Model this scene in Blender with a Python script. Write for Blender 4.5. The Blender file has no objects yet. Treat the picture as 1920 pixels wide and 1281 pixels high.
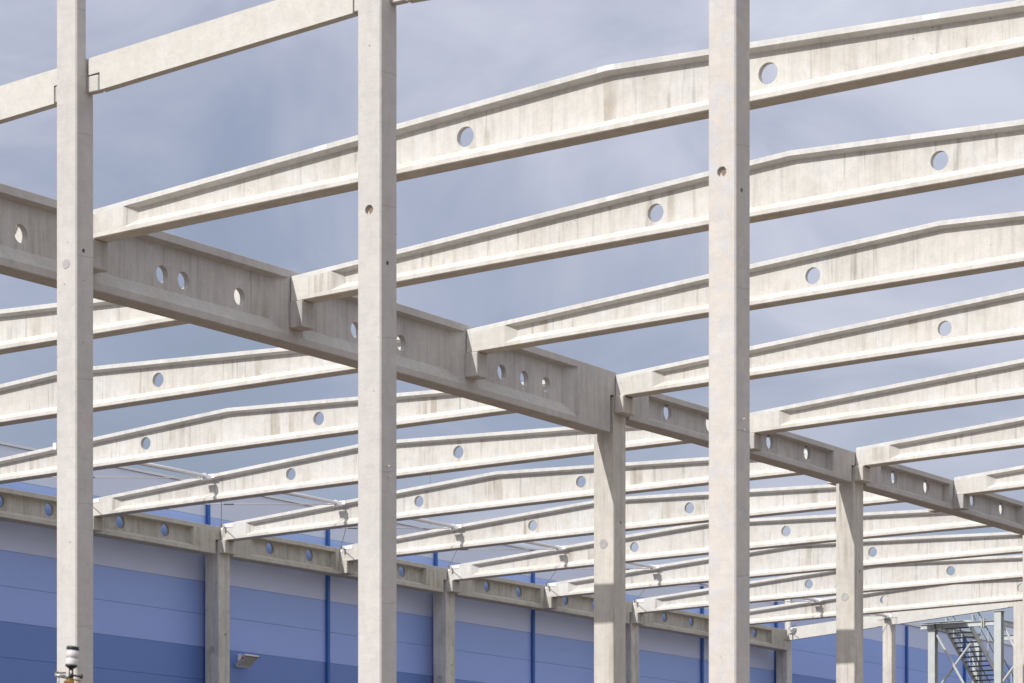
import bpy, bmesh, math, random
from mathutils import Vector, Matrix
random.seed(7)
R = math.radians
scene = bpy.context.scene
col = scene.collection

# ------------------------------------------------------------------ camera, light, sky
S = 6.0            # one roof-beam spacing in metres
EYE = 1.6          # camera height over the ground


def Z(v):
    return v * S + EYE


cam_d = bpy.data.cameras.new('camera')
cam = bpy.data.objects.new('camera', cam_d)
col.objects.link(cam)
cam.location = (5.8324 * S, -9.4917 * S, EYE)
cam.rotation_euler = (R(90), 0, 0.58607)
cam_d.sensor_width = 36
cam_d.lens = 5504.17 / 1920 * 36
cam_d.shift_y = (1752.54 - 640.5) / 1920
cam_d.clip_start = 0.5
cam_d.clip_end = 6000
cam_d.dof.use_dof = True
cam_d.dof.focus_distance = 64
cam_d.dof.aperture_fstop = 4.5
scene.camera = cam

sun_dir = Vector((0.29, 1.155, -1.0)).normalized()      # the way the light travels
sun_d = bpy.data.lights.new('sun', 'SUN')
sun = bpy.data.objects.new('sun', sun_d)
col.objects.link(sun)
sun.rotation_euler = sun_dir.to_track_quat('-Z', 'Y').to_euler()
sun.location = (0, -40, 60)
sun_d.energy = 2.8
sun_d.angle = R(0.5)
sun_d.color = (1.0, 0.973, 0.94)

to_sun = -sun_dir
elev = math.asin(to_sun.z)
world = bpy.data.worlds.new('World')
scene.world = world
world.use_nodes = True
nt = world.node_tree
nt.nodes.clear()


def wn(kind, **kw):
    n = nt.nodes.new(kind)
    for k, v in kw.items():
        setattr(n, k, v)
    return n


sky = wn('ShaderNodeTexSky', sky_type='NISHITA', sun_disc=False)
sky.sun_elevation = elev
sky.sun_rotation = math.atan2(to_sun.x, to_sun.y)
sky.air_density = 1.2
sky.dust_density = 2.0
tc = wn('ShaderNodeTexCoord')
sep = wn('ShaderNodeSeparateXYZ')
nt.links.new(tc.outputs['Generated'], sep.inputs[0])
mp = wn('ShaderNodeMapping')
mp.inputs['Scale'].default_value = (1, 1, 1.6)
mp.inputs['Location'].default_value = (3.2205, 0.2289, 1.8185)
nt.links.new(tc.outputs['Generated'], mp.inputs[0])
n1 = wn('ShaderNodeTexNoise')
n1.inputs['Scale'].default_value = 4.5
n1.inputs['Detail'].default_value = 5
n1.inputs['Roughness'].default_value = 0.45
n1.inputs['Distortion'].default_value = 0.4
nt.links.new(mp.outputs[0], n1.inputs['Vector'])
ramp = wn('ShaderNodeValToRGB')           # cloud deck: slate near the horizon, pale lilac grey above
cr = ramp.color_ramp
cr.elements[0].position = 0.0
cr.elements[0].color = (0.235, 0.275, 0.37, 1)
cr.elements[1].position = 1.0
cr.elements[1].color = (1.05, 1.06, 1.10, 1)
for p_, c_ in ((0.10, (0.272, 0.308, 0.42)), (0.19, (0.372, 0.392, 0.497)), (0.28, (0.497, 0.505, 0.60)), (0.5, (0.78, 0.80, 0.87))):
    e_ = cr.elements.new(p_)
    e_.color = (*c_, 1)
ma = wn('ShaderNodeMath', operation='MULTIPLY_ADD')       # elevation + (noise-0.5)*k
ma.inputs[1].default_value = 0.48
sub = wn('ShaderNodeMath', operation='SUBTRACT')
sub.inputs[1].default_value = 0.235
n2 = wn('ShaderNodeTexNoise')
n2.inputs['Scale'].default_value = 11.0
n2.inputs['Detail'].default_value = 7
n2.inputs['Roughness'].default_value = 0.55
n2.inputs['Distortion'].default_value = 0.9
nt.links.new(mp.outputs[0], n2.inputs['Vector'])
mb = wn('ShaderNodeMath', operation='MULTIPLY_ADD')       # broad masses plus wisps
mb.inputs[1].default_value = 0.75
mb0 = wn('ShaderNodeMath', operation='SUBTRACT')
mb0.inputs[1].default_value = 0.375
nt.links.new(n2.outputs['Fac'], mb.inputs[0])
nt.links.new(n1.outputs['Fac'], mb.inputs[2])
nt.links.new(mb.outputs[0], mb0.inputs[0])
nt.links.new(mb0.outputs[0], ma.inputs[0])
nt.links.new(sep.outputs['Z'], ma.inputs[2])
nt.links.new(ma.outputs[0], sub.inputs[0])
nt.links.new(sub.outputs[0], ramp.inputs[0])
bgs = wn('ShaderNodeBackground')
bgs.inputs['Strength'].default_value = 0.10
nt.links.new(sky.outputs[0], bgs.inputs['Color'])
bgc = wn('ShaderNodeBackground')
bgc.inputs['Strength'].default_value = 0.85
nt.links.new(ramp.outputs[0], bgc.inputs['Color'])
mx = wn('ShaderNodeMixShader')
mx.inputs[0].default_value = 0.86
out = wn('ShaderNodeOutputWorld')
nt.links.new(bgs.outputs[0], mx.inputs[1])
nt.links.new(bgc.outputs[0], mx.inputs[2])
nt.links.new(mx.outputs[0], out.inputs[0])

scene.render.engine = 'CYCLES'
scene.view_settings.view_transform = 'Standard'
scene.view_settings.look = 'None'
scene.view_settings.gamma = 1
scene.view_settings.exposure = 0.5
scene.render.resolution_x = 1024
scene.render.resolution_y = 683

# ------------------------------------------------------------------ materials


class NT:
    def __init__(self, name):
        self.m = bpy.data.materials.new(name)
        self.m.use_nodes = True
        self.t = self.m.node_tree
        self.b = self.t.nodes['Principled BSDF']

    def n(self, kind, **kw):
        x = self.t.nodes.new(kind)
        for k, v in kw.items():
            setattr(x, k, v)
        return x

    def l(self, a, b):
        self.t.links.new(a, b)

    def pos(self, scale=(1, 1, 1), loc=(0, 0, 0), rot=(0, 0, 0)):
        g = self.n('ShaderNodeNewGeometry')
        m = self.n('ShaderNodeMapping')
        m.inputs['Scale'].default_value = scale
        m.inputs['Location'].default_value = loc
        m.inputs['Rotation'].default_value = rot
        self.l(g.outputs['Position'], m.inputs[0])
        return m.outputs[0]

    def noise(self, vec, scale, detail=4, rough=0.55, dist=0.0):
        x = self.n('ShaderNodeTexNoise')
        x.inputs['Scale'].default_value = scale
        x.inputs['Detail'].default_value = detail
        x.inputs['Roughness'].default_value = rough
        x.inputs['Distortion'].default_value = dist
        self.l(vec, x.inputs['Vector'])
        return x.outputs['Fac']

    def ramp(self, fac, stops):
        x = self.n('ShaderNodeValToRGB')
        e = x.color_ramp.elements
        e[0].position, e[0].color = stops[0][0], self.c(stops[0][1])
        e[1].position, e[1].color = stops[-1][0], self.c(stops[-1][1])
        for p, c in stops[1:-1]:
            k = e.new(p)
            k.color = self.c(c)
        self.l(fac, x.inputs[0])
        return x.outputs[0]

    @staticmethod
    def c(c):
        return (c, c, c, 1) if isinstance(c, (int, float)) else (*c, 1)

    def mul(self, a, b, fac=1.0):
        x = self.n('ShaderNodeMix', data_type='RGBA', blend_type='MULTIPLY')
        x.inputs[0].default_value = fac
        self.l(a, x.inputs[6])
        if isinstance(b, (tuple, float, int)):
            x.inputs[7].default_value = self.c(b)
        else:
            self.l(b, x.inputs[7])
        return x.outputs[2]

    def mix(self, fac, a, b):
        x = self.n('ShaderNodeMix', data_type='RGBA')
        self.l(fac, x.inputs[0])
        for k, v in ((6, a), (7, b)):
            if isinstance(v, (tuple, float, int)):
                x.inputs[k].default_value = self.c(v)
            else:
                self.l(v, x.inputs[k])
        return x.outputs[2]

    def bump(self, h, strength, dist):
        x = self.n('ShaderNodeBump')
        x.inputs['Strength'].default_value = strength
        x.inputs['Distance'].default_value = dist
        self.l(h, x.inputs['Height'])
        self.l(x.outputs[0], self.b.inputs['Normal'])


def concrete(name, base, streak=0.2, blotch=0.1, drip=0.0, pores=0.5, tint=None, tint_amt=0.0, boards=0.0, hstreak=0.0, seed=0.0, tscale=1.7, joints=False):
    k = NT(name)
    L = (seed * 13.1, seed * 7.7, seed * 3.3)
    c = k.ramp(k.noise(k.pos((1, 1, 0.7), L), 0.55, 5, 0.6), [(0.25, tuple(x * (1 - blotch) for x in base)), (0.75, tuple(x * (1 + blotch) for x in base))])
    # cloudy patches of another cast
    if tint:
        f = k.ramp(k.noise(k.pos((1, 1, 0.8), (L[0] + 3, L[1], L[2])), tscale, 6, 0.62, 0.6), [(0.46, 0.0), (0.66, tint_amt)])
        c = k.mix(f, c, tint)
    # fine vertical formwork streaks
    if streak:
        s1 = k.noise(k.pos((7, 7, 0.35), L), 1.0, 6, 0.7)
        c = k.mul(c, k.ramp(s1, [(0.3, 1 - streak), (0.5, 1.0), (0.72, 1 + streak * 0.35)]))
    if boards:
        s2 = k.noise(k.pos((34, 34, 0.3), L), 1.0, 2, 0.5)
        c = k.mul(c, k.ramp(s2, [(0.35, 1 - boards), (0.55, 1.0)]))
    if hstreak:
        s3 = k.noise(k.pos((1.2, 1.2, 22), L), 1.0, 5, 0.65, 0.3)
        c = k.mul(c, k.ramp(s3, [(0.32, 1 - hstreak), (0.5, 1.0)]))
    # sparse brown water runs
    if drip:
        d1 = k.noise(k.pos((3.1, 3.1, 0.12), (L[0] + 9, L[1] + 4, 0)), 1.0, 3, 0.5)
        d2 = k.noise(k.pos((1, 1, 1), L), 0.9, 2, 0.5)
        f1 = k.ramp(d1, [(0.58, 0.0), (0.66, drip)])
        f2 = k.ramp(d2, [(0.42, 0.0), (0.62, 1.0)])
        ff = k.mul(f1, f2)
        c = k.mix(ff, c, (0.30, 0.245, 0.17))
        d3 = k.noise(k.pos((9.5, 9.5, 0.5), (L[0] + 19, L[1] + 14, 2)), 1.0, 3, 0.6)
        c = k.mul(c, k.ramp(d3, [(0.30, 0.72), (0.40, 1.0)]), 0.9)
    # mottling, pores, grain
    m1 = k.noise(k.pos((1, 1, 1), L), 5.0, 6, 0.7)
    c = k.mul(c, k.ramp(m1, [(0.3, 0.90), (0.7, 1.06)]))
    g = k.noise(k.pos((1, 1, 1), L), 38.0, 3, 0.6)
    c = k.mul(c, k.ramp(g, [(0.3, 0.95), (0.7, 1.04)]))
    if pores:
        v = k.n('ShaderNodeTexVoronoi')
        v.inputs['Scale'].default_value = 4.2
        k.l(k.pos((1, 1, 1), L), v.inputs['Vector'])
        pm = k.noise(k.pos((1, 1, 1), (L[0], L[1] + 5, L[2])), 0.8, 2)
        f = k.ramp(v.outputs['Distance'], [(0.035, 1.0), (0.07, 0.0)])
        f = k.mul(f, k.ramp(pm, [(0.44, 0.0), (0.52, pores)]))
        c = k.mix(f, c, tuple(x * 0.42 for x in base))
    if joints:      # casting joints: thin dark lines on the formed side faces
        g_ = k.n('ShaderNodeNewGeometry')
        sp = k.n('ShaderNodeSeparateXYZ')
        k.l(g_.outputs['Position'], sp.inputs[0])
        wob = k.noise(k.pos((1, 1, 0.3), L), 1.1, 3)
        a1 = k.n('ShaderNodeMath', operation='MULTIPLY_ADD')
        k.l(wob, a1.inputs[0])
        a1.inputs[1].default_value = 0.16
        k.l(sp.outputs['Z'], a1.inputs[2])
        a2 = k.n('ShaderNodeMath', operation='MULTIPLY_ADD')
        k.l(sp.outputs['Y'], a2.inputs[0])
        a2.inputs[1].default_value = -0.12
        k.l(a1.outputs[0], a2.inputs[2])
        a3 = k.n('ShaderNodeMath', operation='MODULO')
        k.l(a2.outputs[0], a3.inputs[0])
        a3.inputs[1].default_value = 1.83
        fj = k.ramp(a3.outputs[0], [(0.0, 1.0), (0.012, 1.0), (0.02, 0.0)])
        sn = k.n('ShaderNodeSeparateXYZ')
        k.l(g_.outputs['True Normal'], sn.inputs[0])
        fj = k.mul(fj, k.ramp(sn.outputs['X'], [(0.7, 0.0), (0.8, 0.32)]))
        c = k.mix(fj, c, tuple(x * 0.4 for x in base))
    k.l(c, k.b.inputs['Base Color'])
    k.b.inputs['Roughness'].default_value = 0.88
    k.b.inputs['Specular IOR Level'].default_value = 0.25
    k.bump(k.noise(k.pos((1, 1, 1), L), 22.0, 6, 0.7), 0.25, 0.01)
    return k.m


def plain(name, colour, rough=0.5, metal=0.0, var=0.06, scale=3.0, spec=0.4):
    k = NT(name)
    c = k.ramp(k.noise(k.pos(), scale, 5, 0.6), [(0.3, tuple(x * (1 - var) for x in colour)), (0.7, tuple(min(1, x * (1 + var)) for x in colour))])
    k.l(c, k.b.inputs['Base Color'])
    k.b.inputs['Roughness'].default_value = rough
    k.b.inputs['Metallic'].default_value = metal
    k.b.inputs['Specular IOR Level'].default_value = spec
    return k.m


M = {}
M['web'] = concrete('beam_web_concrete', (0.60, 0.575, 0.53), streak=0.14, blotch=0.12, drip=0.5, pores=0.9, boards=0.02, tint=(0.655, 0.655, 0.64), tint_amt=0.6, tscale=1.1)
M['flange'] = concrete('beam_flange_concrete', (0.64, 0.63, 0.605), streak=0.11, blotch=0.07, pores=0.3, tint=(0.40, 0.385, 0.355), tint_amt=0.28, seed=1)
M['low_flange'] = concrete('beam_bottom_flange_concrete', (0.63, 0.605, 0.56), streak=0.10, blotch=0.06, pores=0.3, tint=(0.47, 0.43, 0.37), tint_amt=0.45, seed=2)
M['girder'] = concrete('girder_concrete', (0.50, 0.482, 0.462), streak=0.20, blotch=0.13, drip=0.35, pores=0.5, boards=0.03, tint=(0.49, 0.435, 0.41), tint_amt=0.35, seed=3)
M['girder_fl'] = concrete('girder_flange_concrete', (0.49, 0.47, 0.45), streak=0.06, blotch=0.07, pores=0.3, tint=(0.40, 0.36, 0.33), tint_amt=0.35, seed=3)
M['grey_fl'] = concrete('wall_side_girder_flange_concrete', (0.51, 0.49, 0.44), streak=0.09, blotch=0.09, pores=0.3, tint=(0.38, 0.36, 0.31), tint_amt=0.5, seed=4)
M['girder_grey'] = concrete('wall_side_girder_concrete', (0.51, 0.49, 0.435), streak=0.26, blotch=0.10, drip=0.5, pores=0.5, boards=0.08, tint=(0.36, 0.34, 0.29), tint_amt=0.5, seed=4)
M['col_front'] = concrete('foreground_column_concrete', (0.55, 0.53, 0.505), streak=0.05, blotch=0.07, pores=1.0, joints=True, tint=(0.585, 0.55, 0.51), tint_amt=0.45, hstreak=0.05, seed=5)
M['col_blotch'] = concrete('blotched_column_concrete', (0.59, 0.55, 0.505), streak=0.04, blotch=0.05, pores=0.5, tscale=4.2, joints=True, tint=(0.53, 0.54, 0.565), tint_amt=0.8, hstreak=0.04, seed=6)
M['col_inner'] = concrete('inner_column_concrete', (0.60, 0.565, 0.51), streak=0.16, blotch=0.09, pores=0.6, drip=0.25, tint=(0.46, 0.44, 0.41), tint_amt=0.4, seed=7)
M['col_wall'] = concrete('wall_side_column_concrete', (0.60, 0.585, 0.545), streak=0.22, blotch=0.14, pores=0.6, drip=0.3, tint=(0.40, 0.39, 0.375), tint_amt=0.5, seed=8)
M['edge'] = concrete('edge_beam_concrete', (0.60, 0.585, 0.545), streak=0.0, blotch=0.05, pores=0.7, tint=(0.56, 0.53, 0.47), tint_amt=0.35, seed=9)
M['plug'] = concrete('mortar_plug', (0.44, 0.43, 0.42), streak=0, blotch=0.15, pores=0.4, tint=(0.30, 0.28, 0.26), tint_amt=0.6, seed=10)
M['patch'] = plain('white_repair_mortar', (0.74, 0.74, 0.75), 0.9, var=0.08, scale=6)
M['dark'] = plain('dark_rubber_and_hole_shade', (0.02, 0.018, 0.016), 0.9)  # bearing pad rubber, and the shade painted into the drilled holes
M['rust'] = plain('rusty_anchor', (0.27, 0.175, 0.115), 0.8, var=0.3, scale=30)
M['canister'] = plain('off_white_canister', (0.60, 0.575, 0.56), 0.35, var=0.05)
M['white'] = plain('white_painted_steel', (0.80, 0.79, 0.80), 0.4, var=0.03)
M['rod'] = plain('galvanised_rod', (0.62, 0.58, 0.58), 0.45, metal=0.2)
M['turn'] = plain('turnbuckle_steel', (0.22, 0.22, 0.26), 0.45, metal=0.5)
M['stair'] = plain('pale_green_grey_steel_paint', (0.50, 0.525, 0.51), 0.45, var=0.08)
M['grate'] = plain('galvanised_step_steel', (0.17, 0.185, 0.205), 0.5, metal=0.3, var=0.12)
M['pipe'] = plain('blue_painted_pipe', (0.035, 0.13, 0.42), 0.4, var=0.05)
M['coping'] = plain('grey_coping_metal', (0.74, 0.75, 0.80), 0.45, var=0.03)
M['seam'] = plain('panel_joint_sealant', (0.09, 0.11, 0.19), 0.8)
M['lamp_case'] = plain('floodlight_housing', (0.60, 0.60, 0.57), 0.45)
M['lamp_glass'] = plain('floodlight_glass', (0.46, 0.47, 0.43), 0.25, spec=0.6, var=0.1)
M['black'] = plain('black_plastic', (0.02, 0.02, 0.024), 0.35)
M['red'] = plain('red_label', (0.45, 0.06, 0.05), 0.5)
M['orange'] = plain('ochre_machine_paint', (0.20, 0.105, 0.012), 0.45, var=0.2, scale=8)
M['grey_metal'] = plain('weathered_grey_metal', (0.36, 0.36, 0.34), 0.4, metal=0.5, var=0.15, scale=12)

# coloured sandwich panels: one material per colour
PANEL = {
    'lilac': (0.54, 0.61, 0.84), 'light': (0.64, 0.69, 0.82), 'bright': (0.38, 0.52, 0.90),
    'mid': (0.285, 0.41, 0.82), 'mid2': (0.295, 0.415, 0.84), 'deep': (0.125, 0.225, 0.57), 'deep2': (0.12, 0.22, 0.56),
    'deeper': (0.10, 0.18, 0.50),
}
for k_, c_ in PANEL.items():
    q = NT('panel_' + k_)
    cc = q.ramp(q.noise(q.pos((0.4, 0.12, 0.6)), 1.3, 4), [(0.3, tuple(x * 0.965 for x in c_)), (0.7, tuple(x * 1.03 for x in c_))])
    q.l(cc, q.b.inputs['Base Color'])
    q.b.inputs['Roughness'].default_value = 0.38
    q.b.inputs['Specular IOR Level'].default_value = 0.6
    w_ = q.n('ShaderNodeTexWave', wave_type='BANDS', bands_direction='Z')
    w_.inputs['Scale'].default_value = 9.0
    q.l(q.pos(), w_.inputs['Vector'])
    q.bump(w_.outputs['Fac'], 0.12, 0.004)
    M['p_' + k_] = q.m

k = NT('sandy_ground')
c = k.ramp(k.noise(k.pos(), 0.05, 6, 0.6), [(0.3, (0.145, 0.11, 0.08)), (0.7, (0.20, 0.16, 0.12))])
c = k.mul(c, k.ramp(k.noise(k.pos(), 1.4, 8, 0.7), [(0.3, 0.8), (0.7, 1.15)]))
k.l(c, k.b.inputs['Base Color'])
k.b.inputs['Roughness'].default_value = 0.95
k.bump(k.noise(k.pos(), 3.0, 8, 0.7), 0.5, 0.06)
M['ground'] = k.m

# ------------------------------------------------------------------ helpers


def link(name, bm, mat, parent=None, loc=None, smooth=False):
    bmesh.ops.recalc_face_normals(bm, faces=bm.faces)
    me = bpy.data.meshes.new(name)
    bm.to_mesh(me)
    bm.free()
    me.materials.append(mat)
    if smooth:
        for p in me.polygons:
            p.use_smooth = True
    o = bpy.data.objects.new(name, me)
    col.objects.link(o)
    if parent:
        o.parent = parent
    if loc:
        o.location = loc
    return o


def tag(o, label=None, cat=None, group=None, kind=None):
    if label:
        o['label'] = label
    if cat:
        o['category'] = cat
        o['kind'] = kind or 'thing'
    if group:
        o['group'] = group
    if kind:
        o['kind'] = kind
    return o


def empty(name, loc, label, cat, group=None):
    o = bpy.data.objects.new(name, None)
    col.objects.link(o)
    o.location = loc
    o.empty_display_size = 0.3
    return tag(o, label, cat, group)


def dup(root, loc, label, group=None):
    r = root.copy()
    col.objects.link(r)
    r.location = loc
    r['label'] = label
    if group:
        r['group'] = group
    for ch in list(root.children):
        c2 = ch.copy()
        col.objects.link(c2)
        c2.parent = r
        for g in list(ch.children):
            d = g.copy()
            col.objects.link(d)
            d.parent = c2
    return r


def box(bm, x0, x1, y0, y1, z0, z1, bev=0.0, mtx=None):
    b = bmesh.new()
    v = [b.verts.new((x, y, z)) for z in (z0, z1) for (x, y) in ((x0, y0), (x1, y0), (x1, y1), (x0, y1))]
    for f in ((0, 3, 2, 1), (4, 5, 6, 7), (0, 1, 5, 4), (1, 2, 6, 5), (2, 3, 7, 6), (3, 0, 4, 7)):
        b.faces.new([v[i] for i in f])
    if bev:
        bmesh.ops.bevel(b, geom=list(b.edges), offset=bev, segments=1, affect='EDGES', clamp_overlap=True)
    if mtx is not None:
        b.transform(mtx)
    me = bpy.data.meshes.new('tmp')
    b.to_mesh(me)
    b.free()
    bm.from_mesh(me)
    bpy.data.meshes.remove(me)


def tube(bm, p0, p1, r, seg=12, r2=None):
    p0, p1 = Vector(p0), Vector(p1)
    d = p1 - p0
    q = d.to_track_quat('Z', 'Y').to_matrix().to_4x4()
    m = Matrix.Translation((p0 + p1) / 2) @ q
    bmesh.ops.create_cone(bm, cap_ends=True, segments=seg, radius1=r, radius2=r if r2 is None else r2, depth=d.length, matrix=m)


def bar(bm, p0, p1, w, h):
    """rectangular bar from p0 to p1 (w sideways, h upright-ish)"""
    p0, p1 = Vector(p0), Vector(p1)
    d = p1 - p0
    zax = d.normalized()
    up = Vector((0, 0, 1)) if abs(zax.z) < 0.97 else Vector((0, 1, 0))
    xax = up.cross(zax).normalized()
    yax = zax.cross(xax)
    m = Matrix((xax, yax, zax)).transposed().to_4x4()
    m.translation = p0
    box(bm, -w / 2, w / 2, -h / 2, h / 2, 0, d.length, 0, m)


def ibar(bm, p0, p1, w, h, t=0.014):
    """steel I section from p0 to p1"""
    p0, p1 = Vector(p0), Vector(p1)
    d = p1 - p0
    zax = d.normalized()
    up = Vector((0, 0, 1)) if abs(zax.z) < 0.97 else Vector((0, 1, 0))
    xax = up.cross(zax).normalized()
    yax = zax.cross(xax)
    m = Matrix((xax, yax, zax)).transposed().to_4x4()
    m.translation = p0
    box(bm, -w / 2, w / 2, h / 2 - t, h / 2, 0, d.length, 0, m)
    box(bm, -w / 2, w / 2, -h / 2, -h / 2 + t, 0, d.length, 0, m)
    box(bm, -t / 2, t / 2, -h / 2 + t, h / 2 - t, 0, d.length, 0, m)


def cut(o, cutter_bm):
    """subtract a mesh from an object's mesh for good"""
    me = bpy.data.meshes.new('cutter')
    bmesh.ops.recalc_face_normals(cutter_bm, faces=cutter_bm.faces)
    cutter_bm.to_mesh(me)
    cutter_bm.free()
    c = bpy.data.objects.new('cutter', me)
    col.objects.link(c)
    c.parent = o.parent
    md = o.modifiers.new('b', 'BOOLEAN')
    md.operation = 'DIFFERENCE'
    md.solver = 'EXACT'
    md.object = c
    dg = bpy.context.evaluated_depsgraph_get()
    new = bpy.data.meshes.new_from_object(o.evaluated_get(dg))
    o.modifiers.clear()
    o.data = new
    bpy.data.objects.remove(c)


def loft(stations, closed, cap, mapf):
    """stations: list of lists of (s,t,z); closed loops give a tube, open ones a shell"""
    bm = bmesh.new()
    rows = [[bm.verts.new(mapf(*p)) for p in st] for st in stations]
    n = len(rows[0])
    for a, b in zip(rows, rows[1:]):
        for i in range(n if closed else n - 1):
            j = (i + 1) % n
            bm.faces.new((a[i], a[j], b[j], b[i]))
    if cap:
        bm.faces.new(rows[0])
        bm.faces.new(list(reversed(rows[-1])))
    bmesh.ops.remove_doubles(bm, verts=bm.verts, dist=1e-4)
    bmesh.ops.dissolve_degenerate(bm, dist=1e-4, edges=bm.edges)
    return bm


def i_member(parent, mats, mapf, s0, s1, zb, zt, w, o, fh, bb, ft, bt, recesses, holes=(), hole_r=0.16,
             low0=None, low1=None, ch=0.015, step=1.1, nib_z=None, extra=()):
    """a precast I member. zb(s), zt(s): bottom and top. recesses: (a, a_in, b_in, b) where the web is set back.
    low0/low1: where the lower part ends when the end is dapped. s,t,z in metres."""
    low0 = s0 if low0 is None else low0
    low1 = s1 if low1 is None else low1

    def depth(s):
        for a, ai, bi, b in recesses:
            if a <= s <= b:
                if s < ai:
                    return (s - a) / (ai - a)
                if s > bi:
                    return (b - s) / (b - bi)
                return 1.0
        return 0.0
    keys = {s0, s1, low0, low1} | set(extra)
    for r in recesses:
        keys |= set(r)
    ks = sorted(keys)
    ss = []
    for a, b in zip(ks, ks[1:]):
        n = max(1, int((b - a) / step))
        ss += [a + (b - a) * i / n for i in range(n)]
    ss.append(ks[-1])
    low, web, top = [], [], []
    for s in ss:
        d = depth(s)
        b_, t_ = zb(s), zt(s)
        zl, zu = b_ + fh + bb * d, t_ - ft - bt * d
        if low0 - 1e-6 <= s <= low1 + 1e-6:
            low.append([(s, o * d, zl), (s, 0, b_ + fh), (s, 0, b_ + ch), (s, ch, b_), (s, w - ch, b_), (s, w, b_ + ch), (s, w, b_ + fh), (s, w - o * d, zl)])
            web.append([(s, o * d, zl), (s, o * d, zu), (s, w - o * d, zu), (s, w - o * d, zl)])
        top.append([(s, o * d, zu), (s, 0, t_ - ft), (s, 0, t_ - 0.006), (s, 0.006, t_), (s, w - 0.006, t_), (s, w, t_ - 0.006), (s, w, t_ - ft), (s, w - o * d, zu)])
    lo = link('bottom_flange', loft(low, False, True, mapf), mats[2], parent)
    to = link('top_flange', loft(top, False, True, mapf), mats[1], parent)
    wb = loft(web, True, True, mapf)
    wo = link('web', wb, mats[0], parent)
    if holes:
        cb = bmesh.new()
        for hs, hz in holes:
            tube(cb, mapf(hs, -0.3, hz), mapf(hs, w + 0.3, hz), hole_r, 40)
        cut(wo, cb)
    if nib_z is not None:
        for a, b, e in ((s0, low0, s0), (low1, s1, s1)):
            if b - a > 1e-3:
                nb = bmesh.new()
                p = [mapf(x, y, zz) for x in (a, b) for y in (0, w) for zz in (nib_z, zt(a) - ft)]
                xs, ys = [q_[0] for q_ in p], [q_[1] for q_ in p]
                box(nb, min(xs), max(xs), min(ys), max(ys), nib_z, (zt(a) + zt(b)) / 2 - ft)
                nb2 = bmesh.new()
                nb2.from_mesh(wo.data)
                me = bpy.data.meshes.new('t')
                nb.to_mesh(me)
                nb2.from_mesh(me)
                nb.free()
                nb2.to_mesh(wo.data)
                nb2.free()
    return wo, to, lo


# ------------------------------------------------------------------ ground
bm = bmesh.new()
bmesh.ops.create_grid(bm, x_segments=40, y_segments=40, size=3000)
tag(link('ground', bm, M['ground']), kind='structure')

# ------------------------------------------------------------------ roof beams
BW = 0.065 * S
XN, VM1, VM2 = 3.546, 1.818, -1.89
TUBE_X = -2.805


def lerp(pts, s):
    for (a, va), (b, vb) in zip(pts, pts[1:]):
        if s <= b:
            return va + (vb - va) * (s - a) / (b - a)
    return pts[-1][1]


def beam_profile(x0, vm, x1, zb0, zb1, zt0, ztm, zt1):
    L = x1 - x0

    def camb(s, k):
        u = (s / S - x0) / L
        return k * S * 4 * u * (1 - u)
    return (lambda s: Z(zb0 + (zb1 - zb0) * (s / S - x0) / L) - 0.012 + camb(s, 0.0075),
            lambda s: Z(lerp([(x0, zt0), (vm, ztm), (x1, zt1)], s / S)) + camb(s, 0.002))


def make_beam(name, label, group, x0, vm, x1, zs, hx, hz0, yy):
    root = empty(name, (0, yy, 0), label, 'roof beam', group)
    zb, zt = beam_profile(x0, vm, x1, *zs)
    a, b = x0 * S, x1 * S
    rec = [(a + 0.16 * S, a + 0.198 * S, b - 0.198 * S, b - 0.16 * S)]
    holes = [((vm - hx) * S, hz0(-1)), ((vm + hx) * S, hz0(1))]
    wo, to, lo = i_member(root, (M['web'], M['flange'], M['low_flange']), lambda s, t, z: (s, t, z), a, b, zb, zt, BW,
                          0.0242 * S, 0.087, 0.12, 0.088, 0.045, rec, holes, 0.165, step=0.9, extra=(vm * S,))
    for xa_ in (a + 0.04, b - 0.24):
        pb = bmesh.new()
        zp = min(zb(xa_), zb(xa_ + 0.2))
        box(pb, xa_, xa_ + 0.2, 0.05, BW - 0.05, zp - 0.014, zp - 0.0005)
        link('bearing_pad', pb, M['dark'], root)
    return root


slope1 = (2.1238 - 2.0414) / 3.6362
slope2 = (2.0427 - 1.9828) / 3.5605
b1 = None
def patches():
    zb, zt = beam_profile(0.004, VM1, XN, 2.0414, 2.0414 + slope1 * XN, 2.1221, 2.2578, 2.2085)
    for xa, xb in ((0.861, 0.906), (1.79, VM1), (VM1, 1.84), (2.72, 2.763)):
        xa, xb = xa * S, xb * S
        bm = bmesh.new()
        v = [(xa, zt(xa) - 0.086), (xb, zt(xb) - 0.086), (xb, zt(xb) - 0.008), (xa, zt(xa) - 0.008)]
        f = [bm.verts.new((x, -0.003, z)) for x, z in v]
        g = [bm.verts.new((x, 0.004, z)) for x, z in v]
        bm.faces.new(f)
        for i in range(4):
            bm.faces.new((f[i], g[i], g[(i + 1) % 4], f[(i + 1) % 4]))
        link('repair_patch', bm, M['patch'], b1)


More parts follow.
